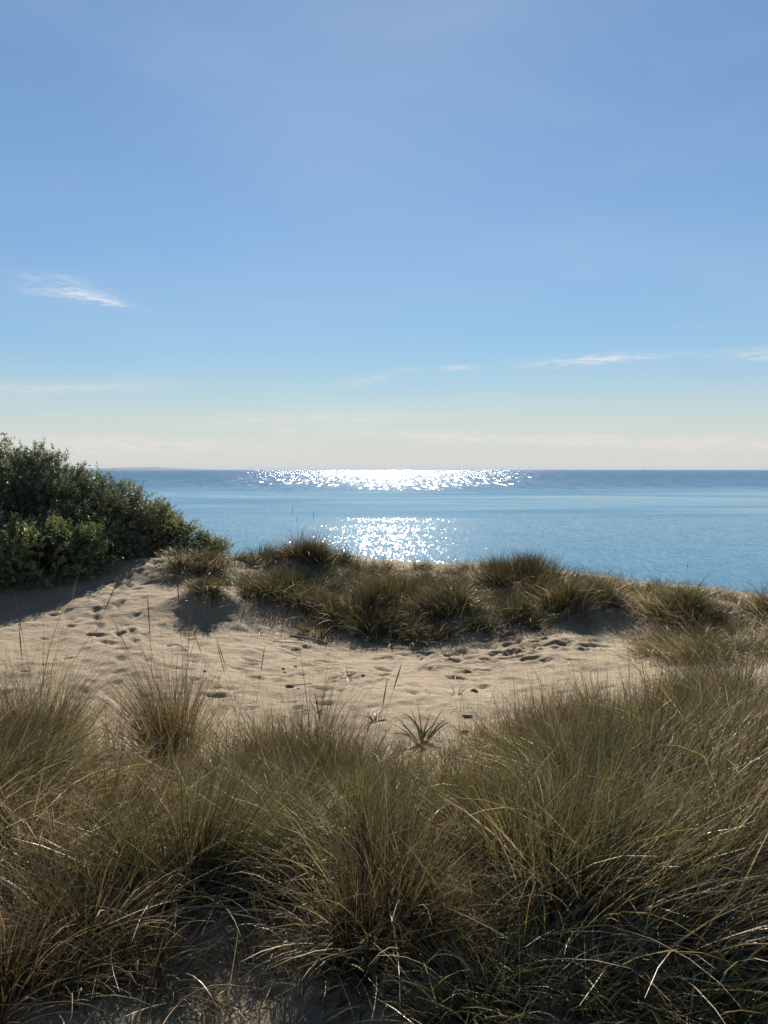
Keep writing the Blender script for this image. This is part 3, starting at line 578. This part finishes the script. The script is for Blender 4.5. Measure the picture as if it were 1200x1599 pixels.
# ------------------------------------------------------------------ shrubs
def shrub(label, base, lobes, dens, seed, tones, leaf=0.07, shoots=0.06):
    rng = np.random.default_rng(seed)
    z0 = float(ground(np.array([base[0]]), np.array([base[1]]))[0]); org = (base[0], base[1], z0)
    root = empty('evergreen_shrub', org); tag(root, label, 'shrub', 'shrubs on the dune')
    P, D, LN = [], [], []
    for (cx, cy, cz, ra, rb, rc) in lobes:
        area = 4 * math.pi * ((ra * rb) ** 1.6 / 3 + (ra * rc) ** 1.6 / 3 + (rb * rc) ** 1.6 / 3) ** (1 / 1.6)
        n = int(area * dens); nc = max(20, int(area * 4.5)); cv = rng.normal(size=(nc, 3)); cv /= np.linalg.norm(cv, axis=1, keepdims=True)
        cr = rng.uniform(0.86, 1.07, nc); ci = rng.integers(0, nc, n)
        v = cv[ci] + rng.normal(0, 0.20, (n, 3)) / max(0.6, (ra + rc) / 2); v /= np.linalg.norm(v, axis=1, keepdims=True)
        u1, u2 = np.arctan2(v[:, 1], v[:, 0]) * 2.0 + seed, v[:, 2] * 3.5
        lump = (1 + 0.25 * fbm(u1 * 1.1, u2 * 1.1, seed, 3)) * cr[ci]
        rho = np.where(rng.random(n) < 0.75, rng.uniform(0.78, 1.02, n), rng.uniform(0.35, 0.8, n)) * lump
        p = np.array([cx, cy, cz]) + v * rho[:, None] * np.array([ra, rb, rc])
        dd = v * 0.9 + np.array([0.12, 0, 0.35]) + rng.normal(0, 0.55, (n, 3))
        P.append(p); D.append(dd); LN.append(np.where(rng.random(n) < shoots, rng.uniform(0.26, 0.40, n), rng.uniform(0.12, 0.26, n)))
    P, D, LN = np.concatenate(P), np.concatenate(D), np.concatenate(LN)
    D /= np.linalg.norm(D, axis=1, keepdims=True)
    ok = P[:, 2] > ground(P[:, 0], P[:, 1]) + 0.02; P, D, LN = P[ok], D[ok], LN[ok]
    n, K = len(P), 15
    f = np.linspace(0.06, 1.0, K)[None, :] + rng.normal(0, 0.03, (n, K))
    bend = rng.normal(0, 0.12, (n, 1, 3))
    axp = P[:, None, :] + D[:, None, :] * (LN[:, None] * f)[..., None] + bend * (LN[:, None] * f ** 2)[..., None]
    e1 = np.cross(D, [0.2, 0.3, 0.95]); e1 /= np.linalg.norm(e1, axis=1, keepdims=True); e2 = np.cross(D, e1)
    ph = np.arange(K)[None, :] * 2.4 + rng.uniform(0, 6.28, (n, 1))
    rad = e1[:, None, :] * np.cos(ph)[..., None] + e2[:, None, :] * np.sin(ph)[..., None]
    ld = rad * 0.85 + D[:, None, :] * 0.6 + rng.normal(0, 0.25, (n, K, 3)); ld /= np.linalg.norm(ld, axis=2, keepdims=True)
    sd = np.cross(ld, rad + rng.normal(0, 0.6, (n, K, 3))); sd /= np.maximum(1e-6, np.linalg.norm(sd, axis=2, keepdims=True))
    ll = leaf * rng.uniform(0.6, 1.35, (n, K, 1)) * (1 - 0.35 * f[..., None]); lw = ll * rng.uniform(0.32, 0.5, (n, K, 1)) * 0.5
    nrm = np.cross(ld, sd)
    V = np.stack([axp, axp + ld * ll * 0.5 + sd * lw + nrm * lw * 0.5, axp + ld * ll, axp + ld * ll * 0.5 - sd * lw + nrm * lw * 0.5], 2).reshape(-1, 3)
    k4 = np.arange(n * K)[:, None] * 4
    tri = np.concatenate([k4 + [0, 1, 2], k4 + [0, 2, 3]])
    ta = np.array(tones); cs = ta[rng.integers(0, len(ta), n)]
    patch = fbm(P[:, 0] * 1.6 + P[:, 2], P[:, 1] * 1.6 + P[:, 2] * 1.3, seed + 3, 2)
    cs = cs * np.array([1.08, 1.0, 0.82]) * (1.95 + 2.2 * patch)[:, None]
    c = cs[:, None, :] * rng.uniform(0.7, 1.3, (n, K, 1))
    tag(mesh_obj('crown', V, tris=tri, mat=M_LEAF, parent=root, col=np.repeat(c.reshape(-1, 3), 4, 0), origin=org, smooth=False), kind='stuff')
    # twigs of the sprigs, three-sided
    tw = []
    R3 = np.array([[math.cos(g), math.sin(g)] for g in (0, 2.09, 4.19)])
    st = P - D * 0.18; en = P + D * LN[:, None] * 0.9
    ring = lambda c_, r_: c_[:, None, :] + (e1[:, None, :] * R3[None, :, :1] + e2[:, None, :] * R3[None, :, 1:]) * r_
    V = np.concatenate([ring(st, 0.004), ring(en, 0.0018)], 1).reshape(-1, 3); b6 = np.arange(n)[:, None] * 6
    qd = np.concatenate([b6 + [j, (j + 1) % 3, 3 + (j + 1) % 3, 3 + j] for j in range(3)])
    tag(mesh_obj('twigs', V, qd, mat=M_BARK, parent=root, origin=org), kind='stuff')
    # stems and limbs from the base into the lobes
    for li, (cx, cy, cz, ra, rb, rc) in enumerate(lobes):
        gz = float(ground(np.array([cx]), np.array([cy]))[0])
        bx, by = cx * 0.7 + base[0] * 0.3, cy * 0.7 + base[1] * 0.3; bz = float(ground(np.array([bx]), np.array([by]))[0]) - 0.05
        Vs, Qs, nv = [], [], 0
        def seg(a, b, r0, r1):
            nonlocal nv
            V, q = spindle(rng, a, b, r0, r1, sides=6, rings=4); V = V + rng.normal(0, r0 * 0.15, V.shape); Vs.append(V); Qs.append(q + nv); nv += len(V)
        fork = np.array([cx * 0.6 + bx * 0.4, cy * 0.6 + by * 0.4, bz + 0.5 * (cz - bz)])
        seg((bx, by, bz), fork, 0.05, 0.035)
        for q in range(7):
            g = rng.normal(size=3); g /= np.linalg.norm(g); g[2] = abs(g[2])
            end = np.array([cx, cy, cz]) + g * np.array([ra, rb, rc]) * 0.75
            mid = fork * 0.5 + end * 0.5 + rng.normal(0, 0.06, 3)
            seg(fork, mid, 0.03, 0.018); seg(mid, end, 0.018, 0.006)
        mesh_obj('trunk', np.concatenate(Vs), np.concatenate(Qs), mat=M_BARK, parent=root, origin=org)
    return root
DK = [(0.040, 0.062, 0.033), (0.050, 0.072, 0.040), (0.035, 0.055, 0.032), (0.062, 0.070, 0.042)]
LT = [(0.055, 0.080, 0.036), (0.064, 0.088, 0.036), (0.048, 0.070, 0.036), (0.092, 0.106, 0.042)]
MD = [(0.052, 0.070, 0.038), (0.068, 0.072, 0.042), (0.046, 0.065, 0.040), (0.080, 0.078, 0.048)]
shrub('tall dark evergreen shrub, the highest of the thicket, rising above the horizon', (-7.2, 15.6), [(-7.1, 15.6, -0.75, 1.15, 1.1, 1.2), (-8.6, 15.6, -0.5, 1.5, 1.3, 1.35), (-6.3, 15.5, -0.95, 0.9, 1.0, 0.95), (-7.6, 15.0, -1.3, 1.5, 0.9, 0.8), (-6.6, 14.9, -1.0, 0.9, 0.7, 0.7)], 120, 1, DK)
shrub('lower shrub with lighter yellow green sprigs casting a ragged shadow on the sand', (-6.3, 13.5), [(-6.1, 13.5, -1.55, 0.75, 0.7, 0.65), (-7.0, 13.4, -1.45, 0.8, 0.75, 0.75), (-5.45, 13.9, -1.55, 0.5, 0.5, 0.5), (-8.0, 13.3, -1.4, 1.0, 0.8, 0.8)], 130, 2, LT)
shrub('brownish green shrub in the middle of the thicket beside the footprint path', (-5.3, 15.3), [(-5.55, 15.4, -1.0, 0.8, 0.8, 0.78), (-5.0, 15.7, -1.2, 0.7, 0.6, 0.58), (-5.9, 14.7, -1.3, 0.7, 0.6, 0.65), (-5.35, 15.0, -1.4, 0.6, 0.5, 0.5)], 130, 3, MD)
shrub('low trailing shrub whose twigs end the thicket at the crest', (-4.3, 16.6), [(-5.0, 16.4, -1.36, 0.75, 0.7, 0.50), (-4.45, 16.5, -1.55, 0.62, 0.6, 0.36), (-3.95, 16.6, -1.74, 0.48, 0.5, 0.2)], 140, 4, DK + MD, shoots=0.12)

# ------------------------------------------------------------------ small plants, driftwood, stones, shells
def strap_plant(px, y, n, h, wid, label, seed, flat=False):
    rng = np.random.default_rng(seed); x = px2x(px, y); z0 = float(ground(np.array([x]), np.array([y]))[0])
    root = empty('strap_leaf_plant', (x, y, z0)); tag(root, label, 'plant', 'strap leaved plants on the sand')
    for k in range(n):
        b = Blades(); a = rng.uniform(0, 6.28)
        b.add(rng, np.array([x + rng.normal(0, 0.015)]), np.array([y + rng.normal(0, 0.015)]), np.array([h * rng.uniform(0.7, 1.2)]), np.array([wid * rng.uniform(0.8, 1.2)]), np.array([a]),
              np.array([rng.uniform(0.7, 1.2) if flat else rng.uniform(0.1, 0.75)]), np.array([rng.uniform(0.3, 0.9)]), 'strap', 8, 1.5, tipdry=0.05)
        b.build('leaf', root, (x, y, z0), M_STRAP)
    return root
strap_plant(660, 7.0, 18, 0.40, 0.026, 'large upright clump of broad green strap leaves in the sandy gap', 31)
strap_plant(540, 9.3, 12, 0.22, 0.018, 'small flat rosette of green leaves on open sand in front of the shaded dune face', 32, True)
strap_plant(715, 8.5, 6, 0.24, 0.016, 'sparse little plant with curled drooping leaves beside the round dark stone', 33, True)
strap_plant(585, 7.6, 16, 0.2, 0.016, 'low spreading green plant on the sand beside the upright strap leaves', 34, True)
strap_plant(490, 7.9, 9, 0.2, 0.014, 'low green plant behind the russet tussock with seed spikes', 35, True)
strap_plant(740, 6.6, 16, 0.28, 0.010, 'grassy green plant with narrow leaves beside the upright strap leaves', 36)

def stick(pts, r, label, name='driftwood_stick'):
    P = [np.array([x, y, float(ground(np.array([x]), np.array([y]))[0]) + dz]) for x, y, dz in pts]
    rng = np.random.default_rng(int(abs(pts[0][0]) * 999)); Vs, Qs, nv = [], [], 0
    for i in range(len(P) - 1):
        V, q = spindle(rng, P[i], P[i + 1], r * (1 - 0.2 * i), r * (0.8 - 0.2 * i), sides=7, rings=5)
        V = V + rng.normal(0, r * 0.1, V.shape); Vs.append(V); Qs.append(q + nv); nv += len(V)
    tag(mesh_obj(name, np.concatenate(Vs), np.concatenate(Qs), mat=M_WOOD, origin=P[0]), label, 'driftwood')
stick([(px2x(452, 11.4), 11.4, 0.03), (px2x(485, 11.35), 11.35, 0.05), (px2x(512, 11.3), 11.3, 0.02)], 0.016, 'dark bent driftwood stick lying at the foot of the shaded dune face')
stick([(px2x(425, 11.1), 11.1, 0.02), (px2x(470, 11.05), 11.05, 0.03), (px2x(490, 11.0), 11.0, 0.01)], 0.007, 'thin driftwood stick lying alongside the thick bent one')
stick([(px2x(258, 10.3), 10.3, 0.01), (px2x(275, 10.25), 10.25, 0.04), (px2x(290, 10.1), 10.1, 0.01)], 0.009, 'short curved stick on the open sand below the small isolated tussock')
stick([(px2x(445, 8.9), 8.9, 0.015), (px2x(486, 8.95), 8.95, 0.02)], 0.006, 'thin straight stick on the sand behind the russet tussock')
def stone(px, y, r, sq, label, mat=M_STONE, name='stone', cat='stone', seed=1):
    x = px2x(px, y); z0 = float(ground(np.array([x]), np.array([y]))[0]); rng = np.random.default_rng(seed)
    nu, nv = 12, 8; V = []
    for j in range(nv + 1):
        for i in range(nu):
            th, ph = math.pi * j / nv, 2 * math.pi * i / nu
            v = np.array([math.sin(th) * math.cos(ph), math.sin(th) * math.sin(ph), math.cos(th)])
            k = 1 + 0.35 * float(fbm(np.array([v[0] * 1.3 + seed]), np.array([v[1] * 1.3 + v[2] * 1.7]), seed, 2)[0])
            V.append((v * k * np.array([r * sq[0], r * sq[1], r * sq[2]])))
    q = [(j * nu + i, j * nu + (i + 1) % nu, (j + 1) * nu + (i + 1) % nu, (j + 1) * nu + i) for j in range(nv) for i in range(nu)]
    o = mesh_obj(name, V, q, mat=mat); o.location = (x, y, z0 + r * sq[2] * 0.55); tag(o, label, cat)
stone(742, 8.75, 0.045, (1, 0.9, 0.75), 'round dark stone on the sand beside the curled little plant', seed=3)
stone(731, 7.9, 0.045, (1.3, 0.8, 0.4), 'flat brown stone on the sand beyond the upright strap leaves', seed=4)
stone(727, 7.35, 0.045, (1.0, 0.8, 0.55), 'small brown stone half hidden in thin grass by the strap leaves', seed=5)
for i, (px, y) in enumerate([(460, 9.9), (441, 9.75), (443, 9.6), (567, 9.3), (317, 9.2), (465, 8.75)]):
    stone(px, y, 0.022, (1, 0.9, 0.8), 'dark pea sized pebble scattered on the open sand', seed=10 + i, name='pebble')
    C.objects[-1]['group'] = 'pebbles on the open sand'
for i, (px, y) in enumerate([(402, 2.28), (409, 2.25), (264, 2.2), (272, 2.18)]):
    stone(px, y, 0.0075, (1.3, 0.9, 0.4), 'tiny white shell on the shaded sand among dry stems', M_SHELL, 'shell', 'shell', 20 + i)
    C.objects[-1]['group'] = 'shells on the shaded sand'

# boat: a speck on the horizon
bo = empty('boat', at(1005, 734, 3000)); bo.location.z = SEA; tag(bo, 'tiny dark boat far out on the horizon', 'boat')
def loft(name, secs, mat):
    V = np.array(secs); k = np.arange(V.shape[0] * V.shape[1]).reshape(V.shape[:2]); kk = np.concatenate([k, k[:, :1]], 1)
    q = np.stack([kk[:-1, :-1], kk[:-1, 1:], kk[1:, 1:], kk[1:, :-1]], -1).reshape(-1, 4)
    caps = np.array([k[0, ::-1], k[-1]])
    return mesh_obj(name, V, np.concatenate([q, caps]), mat=mat, parent=bo, smooth=False)
loft('hull', [[(u, -b, 2.2 + s), (u, b, 2.2 + s), (u, b * 0.6, -0.6), (u, -b * 0.6, -0.6)] for u, b, s in ((-6, 1.6, 0), (-2, 2.0, 0), (3, 1.8, 0.3), (6.5, 0.2, 1.0))], M_HULL)
loft('cabin', [[(-2.5, -1.3, 2.1), (-2.5, 1.3, 2.1), (2, 1.3, 2.1), (2, -1.3, 2.1)], [(-2.2, -1.1, 4.6), (-2.2, 1.1, 4.6), (1.2, 1.1, 4.6), (1.2, -1.1, 4.6)]], M_CABIN)
loft('mast', [[(-0.1, -0.1, 4.5), (-0.1, 0.1, 4.5), (0.1, 0.1, 4.5), (0.1, -0.1, 4.5)], [(-0.05, -0.05, 7.5), (-0.05, 0.05, 7.5), (0.05, 0.05, 7.5), (0.05, -0.05, 7.5)]], M_HULL)
# ------------------------------------------------------------------ haze: the sea air that fades the headland
hz, ht = material('sea_haze')
pv = ht.n('ShaderNodeVolumePrincipled'); pv.inputs['Color'].default_value = (0.56, 0.635, 0.72, 1); pv.inputs['Density'].default_value = 4e-5
ht.t.links.new(pv.outputs[0], ht.n('ShaderNodeOutputMaterial').inputs['Volume'])
hx, hy0, hy1, hz0, hz1 = 42000, -200, 62000, -12, 60
HV = [(x, y, z) for z in (hz0, hz1) for x, y in ((-hx, hy0), (hx, hy0), (hx, hy1), (-hx, hy1))]
tag(mesh_obj('haze', HV, [(3, 2, 1, 0), (4, 5, 6, 7), (0, 1, 5, 4), (1, 2, 6, 5), (2, 3, 7, 6), (3, 0, 4, 7)], mat=hz, smooth=False), 'thin pale sea haze in the air over the water', 'haze', kind='stuff')
